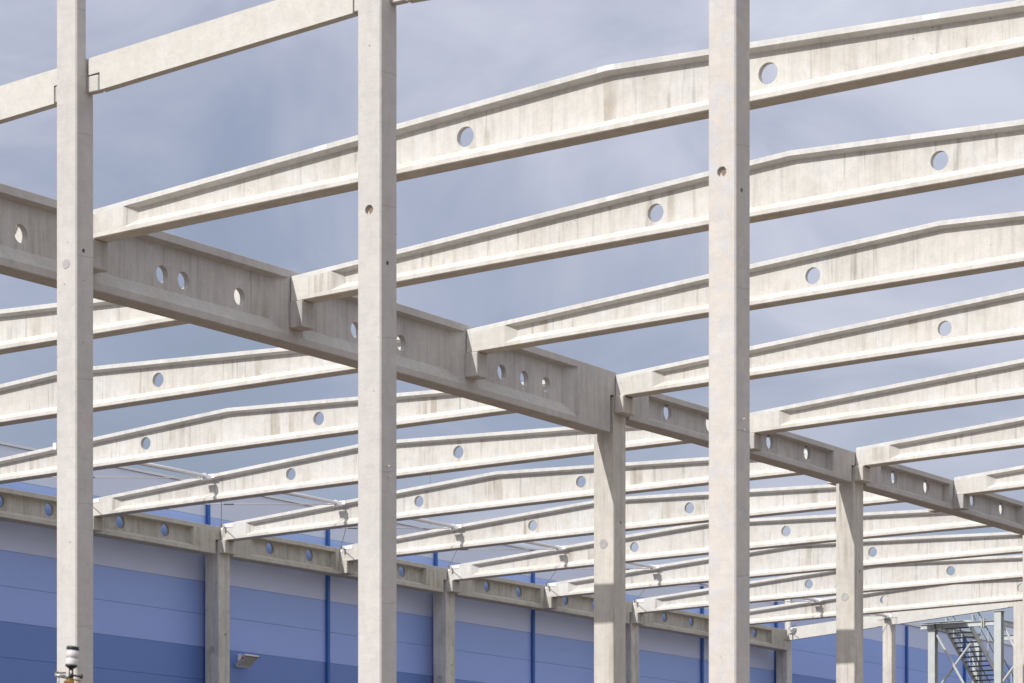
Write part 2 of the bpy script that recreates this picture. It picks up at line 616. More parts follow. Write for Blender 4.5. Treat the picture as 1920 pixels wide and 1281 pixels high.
ORD = ['topmost', 'second from the top', 'third from the top', 'fourth from the top', 'fifth from the top', 'sixth from the top', 'lowest']
for i, u in enumerate(range(-3, 4)):
    lab = 'pale roof beam rising from the dark girder, ' + ORD[i] + ' of seven such'
    if b1 is None:
        b1 = make_beam('roof_beam', lab, 'near bay roof beams', 0.004, VM1, XN, (2.0414, 2.0414 + slope1 * XN, 2.1221, 2.2578, 2.2085),
                       0.4623, lambda sg: Z(2.1589 + sg * 0.4623 * slope1), u * S)
    else:
        dup(b1, (0, u * S, 0), lab)
names2 = ['glimpsed only through the first round hole of the deep dark girder', 'topmost seen beneath the deep dark girder',
          'second below the deep dark girder', 'third down, its ridge beside the rusty-pocket column',
          'fourth down, starting at the plugged tall column', 'fifth down, starting on the first blue-wall column',
          'sixth down, starting on a corbel behind the rusty-pocket column', 'seventh down, starting on the second blue-wall column',
          'eighth down, starting on a corbel before the first inner column', 'ninth down, starting just past the first inner column',
          'lowest, just above the straight edge beams']
b2 = None
beams2 = {}
for i, u in enumerate(range(-3, 8)):
    lab = 'cream far-bay roof beam ' + names2[i]
    if b2 is None:
        b2 = make_beam('roof_beam', lab, 'far bay roof beams', -3.556, VM2, -0.085, (1.9828, 1.9828 + slope2 * 3.475, 2.0624, 2.1825, 2.128),
                       0.4606, lambda sg: Z(2.0916 + sg * 0.4606 * slope2), u * S)
        beams2[u] = b2
    else:
        beams2[u] = dup(b2, (0, u * S, 0), lab)

patches()

# ------------------------------------------------------------------ girders
GW = 0.08 * S


def girder(X, y0, y1, label, mat, zbot, ztop, camber, corbs, recs, holes, fh, bb, ft, bt, o, ctop, cz, r=0.15, ends=(1, 1), cw=0.062, cx=0.052, back=True):
    root = empty('concrete_girder', (X * S, 0, 0), label, 'girder', 'roof girders')
    L = (y1 - y0)

    def cb(s):
        u = (s / S - y0) / L
        return camber * S * (4 * u * (1 - u) - 0.62)
    mapf = lambda s, t, z: (-t, s, z)
    e0, e1 = ends
    fm = M['girder_fl'] if mat is M['girder'] else M['grey_fl']
    i_member(root, (mat, fm, fm), mapf, (y0 + 0.06) * S, (y1 + 0.008) * S, lambda s: Z(zbot) + cb(s), lambda s: Z(ztop) + cb(s), GW, o * S,
             fh * S, bb * S, ft * S, bt * S, [tuple(v * S for v in q_) for q_ in recs], [(h * S, Z(cz[1])) for h in holes], r,
             low0=(y0 + 0.105) * S, low1=(y1 - 0.035) * S, step=1.2, nib_z=Z(ctop) + 0.012)
    for c in corbs:
        bm = bmesh.new()
        box(bm, 0, cx * S, (c - 0.006) * S, (c + cw) * S, Z(cz[0]), Z(ctop) - 0.012, 0.012)
        link('corbel', bm, mat, root)
        if back:
            bm = bmesh.new()
            box(bm, -GW - cx * S * 0.9, -GW, (c - 0.006) * S, (c + cw) * S, Z(cz[0]), Z(ctop) - 0.012, 0.012)
            link('corbel', bm, mat, root)
    return root


LONG_H = (-3.222, -2.597, -2.496, -2.222, -1.605, -1.346, -0.727, -0.58, -0.434)
long_rec = [(-3.75, -3.69, -3.07, -3.008), (-2.93, -2.928, -2.07, -2.008), (-1.93, -1.928, -1.065, -1.003), (-0.925, -0.923, -0.325, -0.262)]
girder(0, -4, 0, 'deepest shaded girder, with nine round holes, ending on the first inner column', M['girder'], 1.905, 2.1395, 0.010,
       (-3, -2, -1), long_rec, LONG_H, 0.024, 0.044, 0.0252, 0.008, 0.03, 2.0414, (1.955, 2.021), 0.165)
SH = (0.447, 0.78, 1.284, 1.615)


def short_recs(y):
    return [(y + 0.25, y + 0.262, y + 0.955, y + 0.965), (y + 1.135, y + 1.147, y + 1.785, y + 1.797)]


def short(X, y, label, mat, zbot, ztop, ctop, hz, **kw):
    girder(X, y, y + 2, label, mat, zbot, ztop, 0.003, (y + 1,), short_recs(y), [y + h for h in SH], 0.022, 0.016, 0.022, 0.005, 0.0325, ctop, (ctop - 0.066, hz), 0.188, **kw)


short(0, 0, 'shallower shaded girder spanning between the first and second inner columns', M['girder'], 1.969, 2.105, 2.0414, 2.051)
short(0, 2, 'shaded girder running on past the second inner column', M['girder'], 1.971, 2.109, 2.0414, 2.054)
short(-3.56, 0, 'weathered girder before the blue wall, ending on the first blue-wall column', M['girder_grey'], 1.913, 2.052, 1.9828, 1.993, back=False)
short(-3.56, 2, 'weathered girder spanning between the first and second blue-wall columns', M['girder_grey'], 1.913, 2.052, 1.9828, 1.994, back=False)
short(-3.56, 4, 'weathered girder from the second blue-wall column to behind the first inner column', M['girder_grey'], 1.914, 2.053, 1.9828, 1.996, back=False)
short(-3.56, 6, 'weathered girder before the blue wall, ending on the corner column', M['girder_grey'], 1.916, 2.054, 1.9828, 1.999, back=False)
# supports beyond the frame so that nothing floats
girder(-3.56, -4, 0, 'unseen long girder before the blue wall', M['girder_grey'], 1.745, 2.052, 0.010, (-3, -2, -1), long_rec, LONG_H, 0.024, 0.044, 0.0252, 0.008, 0.03, 1.9828, (1.895, 1.96), 0.165, back=False)
girder(3.546 + 0.085, -4, 0, 'unseen long girder under the upper ends of the near beams', M['girder'], 1.985, 2.215, 0.010, (), long_rec, LONG_H, 0.024, 0.044, 0.0252, 0.008, 0.03, 2.118, (2.03, 2.1), 0.165)
short(3.546 + 0.085, 0, 'unseen short girder under the upper ends of the middle beams', M['girder'], 2.045, 2.185, 2.118, 2.13)
short(3.546 + 0.085, 2, 'unseen short girder under the upper ends of the lowest beams', M['girder'], 2.045, 2.185, 2.118, 2.13)

# ------------------------------------------------------------------ columns


def disc_patch(parent, name, x, y, z, r, axis, mat, depth=0.006, rough=0.0, seg=22):
    """a round patch lying on a -Y ('y') or +X ('x') face"""
    bm = bmesh.new()
    ring0, ring1 = [], []
    for i in range(seg):
        a = 2 * math.pi * i / seg
        rr = r * (1 + rough * random.uniform(-1, 1))
        c_, s_ = math.cos(a) * rr, math.sin(a) * rr
        if axis == 'y':
            ring0.append(bm.verts.new((x + c_, y, z + s_)))
            ring1.append(bm.verts.new((x + c_ * 0.93, y - depth, z + s_ * 0.93)))
        else:
            ring0.append(bm.verts.new((x, y + c_, z + s_)))
            ring1.append(bm.verts.new((x + depth, y + c_ * 0.93, z + s_ * 0.93)))
    for i in range(seg):
        j = (i + 1) % seg
        bm.faces.new((ring0[i], ring0[j], ring1[j], ring1[i]))
    bm.faces.new(ring1)
    return link(name, bm, mat, parent)


def drill(shaft, items):
    cb = bmesh.new()
    for axis, x, y, z, r, d in items:
        if axis == 'y':
            tube(cb, (x, y - 0.2, z), (x, y + d, z), r, 20)
        else:
            tube(cb, (x + 0.2, y, z), (x - d, y, z), r, 16)
    cut(shaft, cb)


def inner_column(X, u, label, group, mat, ctop, plugz, holez, back=True, w=0.09, girder_z=1.9):
    """column under a girder: shaft, corbels either side"""
    root = empty('concrete_column', (X * S, u * S, 0), label, 'column', group)
    bm = bmesh.new()
    zt = Z(ctop) - 0.002
    box(bm, -w * S, 0, -0.010 * S, 0.080 * S, -0.3, zt, 0.02)
    sh = link('shaft', bm, mat, root)
    yy = 0.042 * S
    drill(sh, [('x', 0, yy, Z(holez), 0.032, 0.18)])
    disc_patch(root, 'hole_shade_disc', -0.035, yy, Z(holez), 0.031, 'x', M['dark'], 0.004)  # added disc inside the hole, its near-black colour standing in for shade
    disc_patch(root, 'mortar_plug', -w * S / 2, -0.010 * S, Z(plugz), 0.115, 'y', M['plug'], rough=0.10)
    cx = 0.042
    bm = bmesh.new()
    box(bm, 0.0005, cx * S, -0.0105 * S, 0.080 * S, Z(ctop) - 0.066 * S, zt, 0.015)
    link('corbel', bm, mat, root)
    if back:
        bm = bmesh.new()
        box(bm, -w * S - cx * S, -w * S - 0.0005, -0.0105 * S, 0.080 * S, Z(ctop) - 0.066 * S, zt, 0.015)
        link('corbel', bm, mat, root)
    return root


ic = 'inner columns under the girders'
inner_column(0, 0, 'sunlit first inner column, the deepest girder ending on its head', ic, M['col_inner'], 2.0414, 1.484, 1.567)
inner_column(0, 2, 'sunlit second inner column, standing beyond the mottled tall column', ic, M['col_inner'], 2.0414, 1.474, 1.589)
inner_column(0, 4, 'unseen third inner column under the shaded girder', ic, M['col_inner'], 2.0414, 1.474, 1.589)
wc = 'grey columns by the blue wall'
inner_column(-3.56, 0, 'unseen grey column by the blue wall', wc, M['col_wall'], 1.9828, 1.434, 1.513, back=False)
inner_column(-3.56, 2, 'grey first blue-wall column, with a dark mortar plug, beside the floodlight', wc, M['col_wall'], 1.9828, 1.434, 1.513, back=False)
inner_column(-3.56, 4, 'grey second blue-wall column, close beside the rusty-pocket column', wc, M['col_wall'], 1.9828, 1.434, 1.513, back=False)
inner_column(-3.56, 6, 'grey third blue-wall column, half hidden behind the first inner column', wc, M['col_wall'], 1.9828, 1.434, 1.513, back=False)
for u in (0, 2, 4):
    inner_column(3.63, u, {0: 'unseen inner column under the long outer girder', 2: 'unseen inner column between two outer girders', 4: 'unseen inner column at the end of the outer girder'}[u], ic, M['col_inner'], 2.118, 1.5, 1.6)

# near gable: front face Y=-4.05, tall shafts halved above the edge beams
NG, NW, ND = -4.05, 0.0669, 0.0617
TOPZ = 2.46


def near_edge_z(x):
    return 2.019 + 0.07 * min(x, 1.82) - 0.03 * max(0, x - 1.82)


def gable_column(xr, label, mat, hole_z, plug, hook=None, corb_l=True, corb_r=True):
    root = empty('gable_column', (xr * S, NG * S, 0), label, 'column', 'tall foreground columns')
    zs = Z(near_edge_z(xr - NW / 2)) - 0.07
    bm = bmesh.new()
    FD = 0.0345 * S
    cc = 0.02
    for pts, za, zb_ in (([(-NW * S + cc, 0), (-cc, 0), (0, cc), (0, FD), (-NW * S, FD), (-NW * S, cc)], -0.3, Z(TOPZ)),
                         ([(-NW * S, FD), (0, FD), (0, ND * S), (-NW * S, ND * S)], -0.3, zs),
                         ([(-NW * S + 0.002, FD), (-0.002, FD), (-0.002, ND * S - 0.002), (-NW * S + 0.002, ND * S - 0.002)], zs, Z(near_edge_z(xr - NW / 2)) + 0.09 * S)):
        lo_ = [bm.verts.new((x, y, za)) for x, y in pts]
        hi_ = [bm.verts.new((x, y, zb_)) for x, y in pts]
        bm.faces.new(list(reversed(lo_)))
        bm.faces.new(hi_)
        for i_ in range(len(pts)):
            j_ = (i_ + 1) % len(pts)
            bm.faces.new((lo_[i_], lo_[j_], hi_[j_], hi_[i_]))
    sh = link('shaft', bm, mat, root)
    cuts = [('x', 0, 0.0270 * S, Z(hole_z), 0.033, 0.14)]
    pz, kind = plug
    if kind == 'recess':
        cuts.append(('y', -NW * S / 2, 0, Z(pz), 0.068, 0.05))
    drill(sh, cuts)
    disc_patch(root, 'hole_shade_disc', -0.035, 0.0270 * S, Z(hole_z), 0.032, 'x', M['dark'], 0.004)  # black disc that paints the hole's inner shade
    if kind == 'recess':
        disc_patch(root, 'rusty_anchor', -NW * S / 2 + 0.01, 0.05, Z(pz) - 0.01, 0.035, 'y', M['rust'], 0.02, 0.2, 12)
    else:
        disc_patch(root, 'mortar_plug', -NW * S / 2, 0, Z(pz), 0.075, 'y', M['plug'], rough=0.05)
    if hook:
        bm = bmesh.new()
        tube(bm, (-0.01, 0.024 * S, Z(hook)), (0.07, 0.022 * S, Z(hook)), 0.008, 8)
        link('anchor_pin', bm, M['rod'], root)
        bm = bmesh.new()
        tube(bm, (-0.01, 0.028 * S, Z(hook) - 0.13), (0.05, 0.027 * S, Z(hook) - 0.13), 0.007, 8)
        link('anchor_pin', bm, M['rod'], root)
    for side, on in ((1, corb_r), (-1, corb_l)):
        if not on:
            continue
        bm = bmesh.new()
        xa = 0.006 if side > 0 else -NW * S - 0.038 * S
        xb = 0.038 * S if side > 0 else -NW * S - 0.006
        zc = near_edge_z(xr + (0.02 if side > 0 else -NW - 0.02))
        box(bm, xa, xb, 0.0375 * S, ND * S - 0.01, Z(zc) + 0.004, Z(zc) + 0.041 * S, 0.012)
        link('corbel', bm, mat, root)
    return root


gable_column(0.0, 'unseen corner column at the end of the deepest girder', M['col_front'], 1.6, (1.66, 'plug'), corb_l=False)
gable_column(0.929, 'tall pale column with a round grey plug, behind the signal canister', M['col_front'], 1.693, (1.66, 'plug'))
gable_column(1.8585, 'tall pale grey column with a rusty round pocket', M['col_front'], 1.545, (1.667, 'recess'), hook=1.077)
gable_column(2.788, 'tall column mottled cream and blue-grey', M['col_blotch'], 1.582, (1.6206, 'recess'), hook=1.095)
gable_column(3.63, 'unseen tall corner column of the near end wall', M['col_front'], 1.6, (1.66, 'plug'), corb_r=False)


def edge_beam(xa, xb, ya, yb, zf, h, label, mat=None, dap=0.041, d0=True, d1=True, group='straight edge beams'):
    """straight sloping edge beam with dapped ends; zf(x)= bottom in spacing units"""
    bm = bmesh.new()
    nd = 0.0375
    xs = [xa, xa + nd, xb - nd, xb]
    lo = [Z(zf(xs[0])) + (dap * S + 0.02 if d0 else 0), Z(zf(xs[1])), Z(zf(xs[2])), Z(zf(xs[3])) + (dap * S + 0.02 if d1 else 0)]
    prof = []
    prof.append((xs[0], lo[0]))
    if d0:
        prof.append((xs[1], Z(zf(xs[1])) + dap * S + 0.02))
    prof.append((xs[1], lo[1]))
    n = 8
    for i in range(1, n):
        x = xs[1] + (xs[2] - xs[1]) * i / n
        prof.append((x, Z(zf(x))))
    prof.append((xs[2], lo[2]))
    if d1:
        prof.append((xs[2], Z(zf(xs[2])) + dap * S + 0.02))
    prof.append((xs[3], lo[3]))
    for i in range(0, n + 1):
        x = xs[3] + (xs[0] - xs[3]) * i / n
        prof.append((x, Z(zf(x)) + h * S))
    f = [bm.verts.new((x * S, ya * S, z)) for x, z in prof]
    g = [bm.verts.new((x * S, yb * S, z)) for x, z in prof]
    m_ = len(f)
    bm.faces.new(f)
    bm.faces.new(list(reversed(g)))
    for i in range(m_):
        j = (i + 1) % m_
        bm.faces.new((f[i], g[i], g[j], f[j]))
    bm.transform(Matrix.Translation((-xa * S, -ya * S, 0)))
    o = link('edge_beam', bm, mat or M['edge'], None, (xa * S, ya * S, 0))
    return tag(o, label, 'edge beam', group)


ya, yb = NG + 0.0365, NG + ND
edge_beam(0.005, 0.929 - NW - 0.003, ya, yb, near_edge_z, 0.086, 'short visible end of pale edge beam, outside the plugged tall column')
edge_beam(0.929 + 0.006, 1.8585 - NW - 0.003, ya, yb, near_edge_z, 0.086, 'pale straight edge beam between the plugged and the rusty-pocket tall columns')
edge_beam(1.8585 + 0.006, 2.788 - NW - 0.003, ya, yb, near_edge_z, 0.086, 'edge beam corner barely showing beside the rusty-pocket column top')
edge_beam(2.788 + 0.006, 3.63 - NW - 0.003, ya, yb, near_edge_z, 0.086, 'unseen last edge beam of the near end wall')

# far gable at Y = 8


def far_edge_z(x):
    return 1.985 + 0.0767 * (min(x, -1.89) + 3.507) - 0.033 * max(0, x + 1.89)


def far_column(xc, label, w=0.067, d=0.062):
    root = empty('gable_column', (xc * S, 8.0 * S, 0), label, 'column', 'end wall columns')
    bm = bmesh.new()
    box(bm, -w / 2 * S, w / 2 * S, 0, d * S, -0.3, Z(2.40), 0.015)
    link('shaft', bm, M['col_inner'], root)
    for sgn in (-1, 1):
        bm = bmesh.new()
        xa_, xb_ = sorted((sgn * w / 2 * S + sgn * 0.0005, sgn * (w / 2 + 0.038) * S))
        zc = far_edge_z(xc + sgn * (w / 2 + 0.02))
        box(bm, xa_, xb_, 0.008, 0.03 * S, Z(zc) + 0.003, Z(zc) + 0.041 * S, 0.008)
        link('corbel', bm, M['col_inner'], root)
    return root


far_x = [-2.812, -1.882, -0.952]
far_column(far_x[0], 'end-wall column with a white brace bracket near its top, beside the staircase')
far_column(far_x[1], 'end-wall column standing in front of the steel staircase')
far_column(far_x[2], 'unseen end-wall column past the staircase')
root = empty('gable_column', (-3.56 * S, 8.0 * S, 0), 'grey corner column where the weathered girder meets the straight edge beam', 'column', 'end wall columns')
bm = bmesh.new()
box(bm, -0.085 * S, 0, 0.008 * S, 0.078 * S, -0.3, Z(1.978), 0.015)
box(bm, -0.085 * S + 0.25, 0, 0.052 * S, 0.078 * S, Z(1.9785), Z(2.40), 0.012)
link('shaft', bm, M['col_wall'], root)
bm = bmesh.new()
box(bm, -0.08 * S, -0.01, -0.026 * S, 0.0078 * S, Z(1.915), Z(1.978), 0.012)
link('corbel', bm, M['col_wall'], root)
bm = bmesh.new()
box(bm, 0.0005, 0.036 * S, 0.012 * S, 0.035 * S, Z(far_edge_z(-3.54)) + 0.003, Z(far_edge_z(-3.54)) + 0.04 * S, 0.01)
link('corbel', bm, M['col_wall'], root)

edge_beam(-3.56 + 0.012, far_x[0] - 0.0335 - 0.001, 8.003, 8.032, far_edge_z, 0.083, 'thin straight edge beam from the corner column, passing behind the second inner column')
edge_beam(far_x[0] + 0.0335 + 0.001, far_x[1] - 0.0335 - 0.001, 8.003, 8.032, far_edge_z, 0.083, 'whitish straight edge beam right above the steel staircase')
edge_beam(far_x[1] + 0.0335 + 0.001, far_x[2] - 0.0335 - 0.001, 8.003, 8.032, far_edge_z, 0.083, 'stub of straight edge beam past the column before the staircase')

# ------------------------------------------------------------------ roof bracing: tubes, rods and their brackets
zb2f, zt2f = beam_profile(-3.556, VM2, -0.085, 1.9828, 1.9828 + slope2 * 3.475, 2.0624, 2.1825, 2.128)
TZ = zt2f(TUBE_X * S) - 0.07
EX = -3.556 + 0.02
EZ = zt2f(EX * S) - 0.05


def bracket_joint(parent, x=TUBE_X * S, y=0.0, z=TZ):
    bm = bmesh.new()
    box(bm, x - 0.05, x + 0.19, y - 0.012, y - 0.001, z - 0.03, z + 0.085)
    box(bm, x + 0.02, x + 0.05, y - 0.26, y - 0.012, z - 0.055, z + 0.045)
    box(bm, x - 0.05, x + 0.06, y - 0.28, y - 0.25, z - 0.10, z + 0.075)
    box(bm, x - 0.20, x + 0.10, y - 0.235, y - 0.012, z - 0.075, z - 0.06)  # flat plate added to broaden the joint's shadow on the web
    return link('brace_bracket', bm, M['white'], parent)


def bracket_end(parent, y=0.0):
    x, z = EX * S, EZ
    bm = bmesh.new()
    box(bm, x - 0.10, x + 0.36, y - 0.012, y - 0.001, z - 0.06, z + 0.035)
    box(bm, x - 0.10, x - 0.02, y - 0.012, y - 0.001, z - 0.14, z - 0.0605)
    box(bm, x + 0.02, x + 0.05, y - 0.16, y - 0.012, z - 0.05, z + 0.02)
    o = link('end_bracket', bm, M['white'], parent)
    bm = bmesh.new()
    tube(bm, (x + 0.035, y - 0.16, z - 0.08), (x + 0.035, y - 0.16, z + 0.06), 0.035, 10)
    link('clevis', bm, M['turn'], o)
    return o


for u in range(0, 8):
    bracket_joint(beams2[u])
    bracket_end(beams2[u])
# the last bay ends on the end wall
bk = bracket_joint(None, TUBE_X * S, 8.0 * S, TZ - 0.05)
bk.parent = [o for o in bpy.data.objects if o.name.startswith('gable_column') and abs(o.location.x - far_x[0] * S) < 0.01 and o.location.y > 40][0]
bk.matrix_parent_inverse = Matrix.Translation(-bk.parent.location)
bm = bmesh.new()
v0 = (-3.52 * S, 8.003 * S - 0.001, Z(2.045))
for a_ in range(1):
    vs = [bm.verts.new(p) for p in ((v0[0] - 0.12, v0[1], v0[2] + 0.09), (v0[0] + 0.22, v0[1], v0[2] + 0.09), (v0[0] + 0.05, v0[1], v0[2] - 0.14),
                                    (v0[0] - 0.07, v0[1] - 0.2, v0[2] + 0.09), (v0[0] + 0.15, v0[1] - 0.2, v0[2] + 0.09), (v0[0] + 0.05, v0[1] - 0.2, v0[2] - 0.02))]
    for f in ((0, 1, 2), (3, 5, 4), (0, 3, 4, 1), (1, 4, 5, 2), (2, 5, 3, 0)):
        bm.faces.new([vs[i] for i in f])
eb = [o for o in bpy.data.objects if o.name.startswith('edge_beam') and 'corner column' in o['label']][0]
o = link('end_bracket', bm, M['white'], eb)
o.matrix_parent_inverse = Matrix.Translation(-eb.location)

tube_labels = ['', 'white brace tube above the first blue-wall column', 'white brace tube ending just before the rusty-pocket column',
               'white brace tube above the second blue-wall column', 'white brace tube just before the first inner column',
               'white brace tube between the first inner and the mottled tall column', 'white brace tube hidden behind the mottled tall column',
               'white brace tube barely seen between the mottled column and the second inner column', 'white brace tube meeting the end-wall column beside the staircase']
for u in range(1, 9):
    zz = TZ - (0.05 if u == 8 else 0)
    y0, y1 = (u - 1) * S + BW + 0.02, u * S - 0.25
    bm = bmesh.new()
    L = y1 - y0
    tube(bm, (0, 0.12, 0), (0, L, 0), 0.058, 18)
    root = tag(link('brace_tube', bm, M['white'], None, (TUBE_X * S + 0.02, y0, zz), smooth=False), tube_labels[u], 'brace tube', 'white roof brace tubes')
    for p in root.data.polygons:
        p.use_smooth = len(p.vertices) == 4
    bm = bmesh.new()
    box(bm, -0.05, 0.05, 0.0, 0.12, -0.05, 0.05)
    link('end_lug', bm, M['white'], root)
    bm = bmesh.new()
    box(bm, -0.07, 0.07, L, L + 0.012, -0.07, 0.07)
    link('end_plate', bm, M['white'], root)

rod_names = {}
gap = ['beside the plugged tall column', 'above the first blue-wall column', 'behind the rusty-pocket column', 'above the second blue-wall column',
       'just before the first inner column', 'just past the first inner column', 'behind the mottled tall column', 'near the corner column']
for u in range(1, 9):
    e8 = (u == 8)
    yj, yn = u * S, (u - 1) * S
    pA0 = Vector((EX * S + 0.035, yn + BW + 0.10, EZ - 0.02))           # near end bracket -> far joint
    pA1 = Vector((TUBE_X * S - 0.03, yj - 0.24, TZ - 0.05))
    pB0 = Vector((EX * S + 0.035, yj - 0.16, EZ))                       # far end bracket -> near joint
    pB1 = Vector((TUBE_X * S - 0.03, yn + BW + 0.18, TZ - 0.05))
    for k2, (a, b) in enumerate(((pA0, pA1), (pB0, pB1))):
        d = b - a
        bm = bmesh.new()
        tube(bm, (0, 0, 0), d, 0.013, 8)
        what = ('thin brace rod running almost level, ' if k2 == 0 else 'thin brace rod rising steeply from a beam end, ')
        root = tag(link('brace_rod', bm, M['rod'], None, a, smooth=True), what + gap[u - 1], 'brace rod', 'thin roof brace rods')
        dn = d.normalized()
        bm = bmesh.new()
        if k2 == 0:
            c0 = d * 0.52
            tube(bm, c0 - dn * 0.02, c0 + dn * 0.28, 0.024, 8)
            link('turnbuckle', bm, M['turn'], root)
        else:
            tube(bm, d - dn * 0.30, d - dn * 0.02, 0.035, 8)
            link('fork_end', bm, M['white'], root)

# ------------------------------------------------------------------ neighbouring warehouse with banded cladding
WX = -3.70 * S
Y0, Y1 = -5.2 * S, 16.0 * S
root = empty('warehouse', (WX, 4 * S, 0), 'long warehouse wall clad in lilac and blue bands with dark blue downpipes', 'building')


def wpart(name, mat, boxes, parent=root):
    bm = bmesh.new()
    for b in boxes:
        box(bm, *b)
    bm.transform(Matrix.Translation((-WX, -4 * S, 0)))
    return link(name, bm, mat, parent)


wpart('wall_core', M['seam'], [(WX - 30, WX - 0.09, Y0 + 0.02, Y1 - 0.02, -0.3, Z(2.262))])
zz = 1.7896
rows = []
z1 = 2.2785
edges = [2.2785, 2.1215, 1.957, 1.7896, 1.6238, 1.458, 1.2922, 1.1264, 0.9606, 0.79, 0.62, 0.46, 0.29, 0.13, -0.04, -0.22]
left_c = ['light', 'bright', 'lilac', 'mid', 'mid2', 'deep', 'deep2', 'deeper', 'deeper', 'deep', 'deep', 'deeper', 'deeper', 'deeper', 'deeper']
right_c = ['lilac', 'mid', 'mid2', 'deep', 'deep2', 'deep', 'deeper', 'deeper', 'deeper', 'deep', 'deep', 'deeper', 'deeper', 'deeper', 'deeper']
PY = [u + (0.055 + 0.005 * u) for u in range(-5, 16)]
split = 8.1
cladd = {}
for i in range(15):
    top_, bot_ = edges[i], edges[i + 1]
    for j in range(len(PY) - 1):
        a, b = PY[j] * S, PY[j + 1] * S
        c_ = left_c[i] if PY[j] < split - 0.02 else right_c[i]
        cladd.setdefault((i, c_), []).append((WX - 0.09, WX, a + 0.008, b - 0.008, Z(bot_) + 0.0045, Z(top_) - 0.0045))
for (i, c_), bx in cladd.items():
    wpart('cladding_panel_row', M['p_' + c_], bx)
wpart('coping', M['coping'], [(WX - 0.5, WX + 0.05, Y0, Y1, Z(2.2785) + 0.01, Z(2.2925))])
for yv in PY:
    if -0.5 < yv < 11.6:
        bm = bmesh.new()
        box(bm, 0, 0.10, -0.065, 0.065, Z(-0.2), Z(2.27), 0.015)
        bm.transform(Matrix.Translation((0.006, yv * S - 4 * S, 0)))
        link('downpipe', bm, M['pipe'], root)
bm = bmesh.new()
tube(bm, (-0.7, 4.2 * S - 4 * S, Z(2.262)), (-0.7, 4.2 * S - 4 * S, Z(2.66)), 0.012, 6)
link('lightning_rod', bm, M['grey_metal'], root)

# ------------------------------------------------------------------ floodlight on the wall
fl = empty('floodlight', (WX, 2.33 * S, Z(1.40)), 'grey square floodlight tilted down on the blue wall', 'floodlight')
bm = bmesh.new()
box(bm, 0.001, 0.02, -0.10, 0.10, 0.06, 0.26)
box(bm, 0.02, 0.30, -0.10, -0.07, 0.19, 0.22)
box(bm, 0.02, 0.30, 0.07, 0.10, 0.19, 0.22)
box(bm, 0.27, 0.30, -0.10, 0.10, 0.15, 0.24)
link('wall_bracket', bm, M['white'], fl)
ux = Vector((0.39, 0, 0.31)).normalized()
nz = Vector((-ux.z, 0, ux.x))                       # away from the lit side
mt = Matrix((ux, Vector((0, 1, 0)), nz)).transposed().to_4x4()
mt.translation = Vector((0.13, 0, Z(1.3773) - Z(1.40)))
bm = bmesh.new()
box(bm, 0.0, 0.50, -0.34, 0.34, 0.0, 0.075, 0.012, mt)
cs = link('housing', bm, M['lamp_case'], fl)
for ya_, yb_, mm in ((-0.31, -0.10, 'lamp_case'), (-0.075, 0.13, 'lamp_glass'), (0.145, 0.31, 'lamp_case')):
    bm = bmesh.new()
    box(bm, 0.05, 0.46, ya_, yb_, -0.006, -0.0005, 0, mt)
    link('lens', bm, M['lamp_glass'], cs)
for a_, b_, c_, d_ in ((0.0, 0.04, -0.34, 0.34), (0.47, 0.5, -0.34, 0.34)):
    bm = bmesh.new()
    box(bm, a_, b_, c_, d_, -0.018, -0.0005, 0, mt)
    link('rim', bm, M['grate'] if a_ > 0.1 else M['lamp_case'], cs)
bm = bmesh.new()
box(bm, 0.34, 0.40, -0.365, -0.341, 0.0, 0.05, 0, mt)
link('side_knob', bm, M['red'], cs)

# ------------------------------------------------------------------ steel stair tower behind the end wall
SY = 8.62
st = empty('stair_tower', (-2.6 * S, SY * S, 0), 'pale steel staircase tower with open treads and cross bracing', 'staircase')
OX, OY = -2.6 * S, SY * S


def spart(name, fn, mat, parent=st):
    bm = bmesh.new()
    fn(bm)
    bm.transform(Matrix.Translation((-OX, -OY, 0)))
    return link(name, bm, mat, parent)


XL, XR = -2.775 * S, -2.292 * S            # front columns
ZL = Z(2.075)                              # platform beam centre
YB = (SY + 0.60) * S                       # rear frame
for (x, y, zt_) in ((XL, OY, Z(2.06)), (XR, OY, Z(2.155)), (XL + 0.3, YB, Z(2.03)), (XR + 1.4, YB, Z(2.0))):
    spart('post', lambda bm, x=x, y=y, zt_=zt_: (box(bm, x - 0.15, x + 0.15, y - 0.15, y - 0.133, -0.3, zt_), box(bm, x - 0.15, x + 0.15, y + 0.133, y + 0.15, -0.3, zt_), box(bm, x - 0.007, x + 0.007, y - 0.133, y + 0.133, -0.3, zt_),
                                                  box(bm, x - 0.2, x + 0.2, y - 0.2, y + 0.2, zt_ + 0.0005, zt_ + 0.02)), M['stair'])
spart('platform_beam', lambda bm: (ibar(bm, (XL - 0.55, OY, ZL + 0.05), (XR + 0.05, OY, ZL + 0.05), 0.14, 0.20),
                                   box(bm, XL + 0.38, XL + 0.41, OY - 0.12, OY + 0.12, ZL - 0.13, ZL + 0.24),
                                   box(bm, XR - 0.72, XR - 0.69, OY - 0.12, OY + 0.12, ZL - 0.13, ZL + 0.24),
                                   box(bm, XR - 0.64, XR - 0.61, OY - 0.12, OY + 0.12, ZL - 0.13, ZL + 0.24)), M['stair'])
spart('side_beam', lambda bm: ibar(bm, (XR + 0.1, OY + 0.17, ZL + 0.03), (XR + 0.1, YB + 2, ZL + 0.03), 0.14, 0.22), M['stair'])
spart('side_beam', lambda bm: ibar(bm, (XL + 1.1, YB + 0.2, ZL - 0.16), (XR + 3.0, YB + 0.2, ZL - 0.16), 0.14, 0.22), M['stair'])
spart('side_beam', lambda bm: ibar(bm, (XL, OY + 0.17, ZL + 0.02), (XL, YB + 1, ZL + 0.02), 0.14, 0.2), M['stair'])
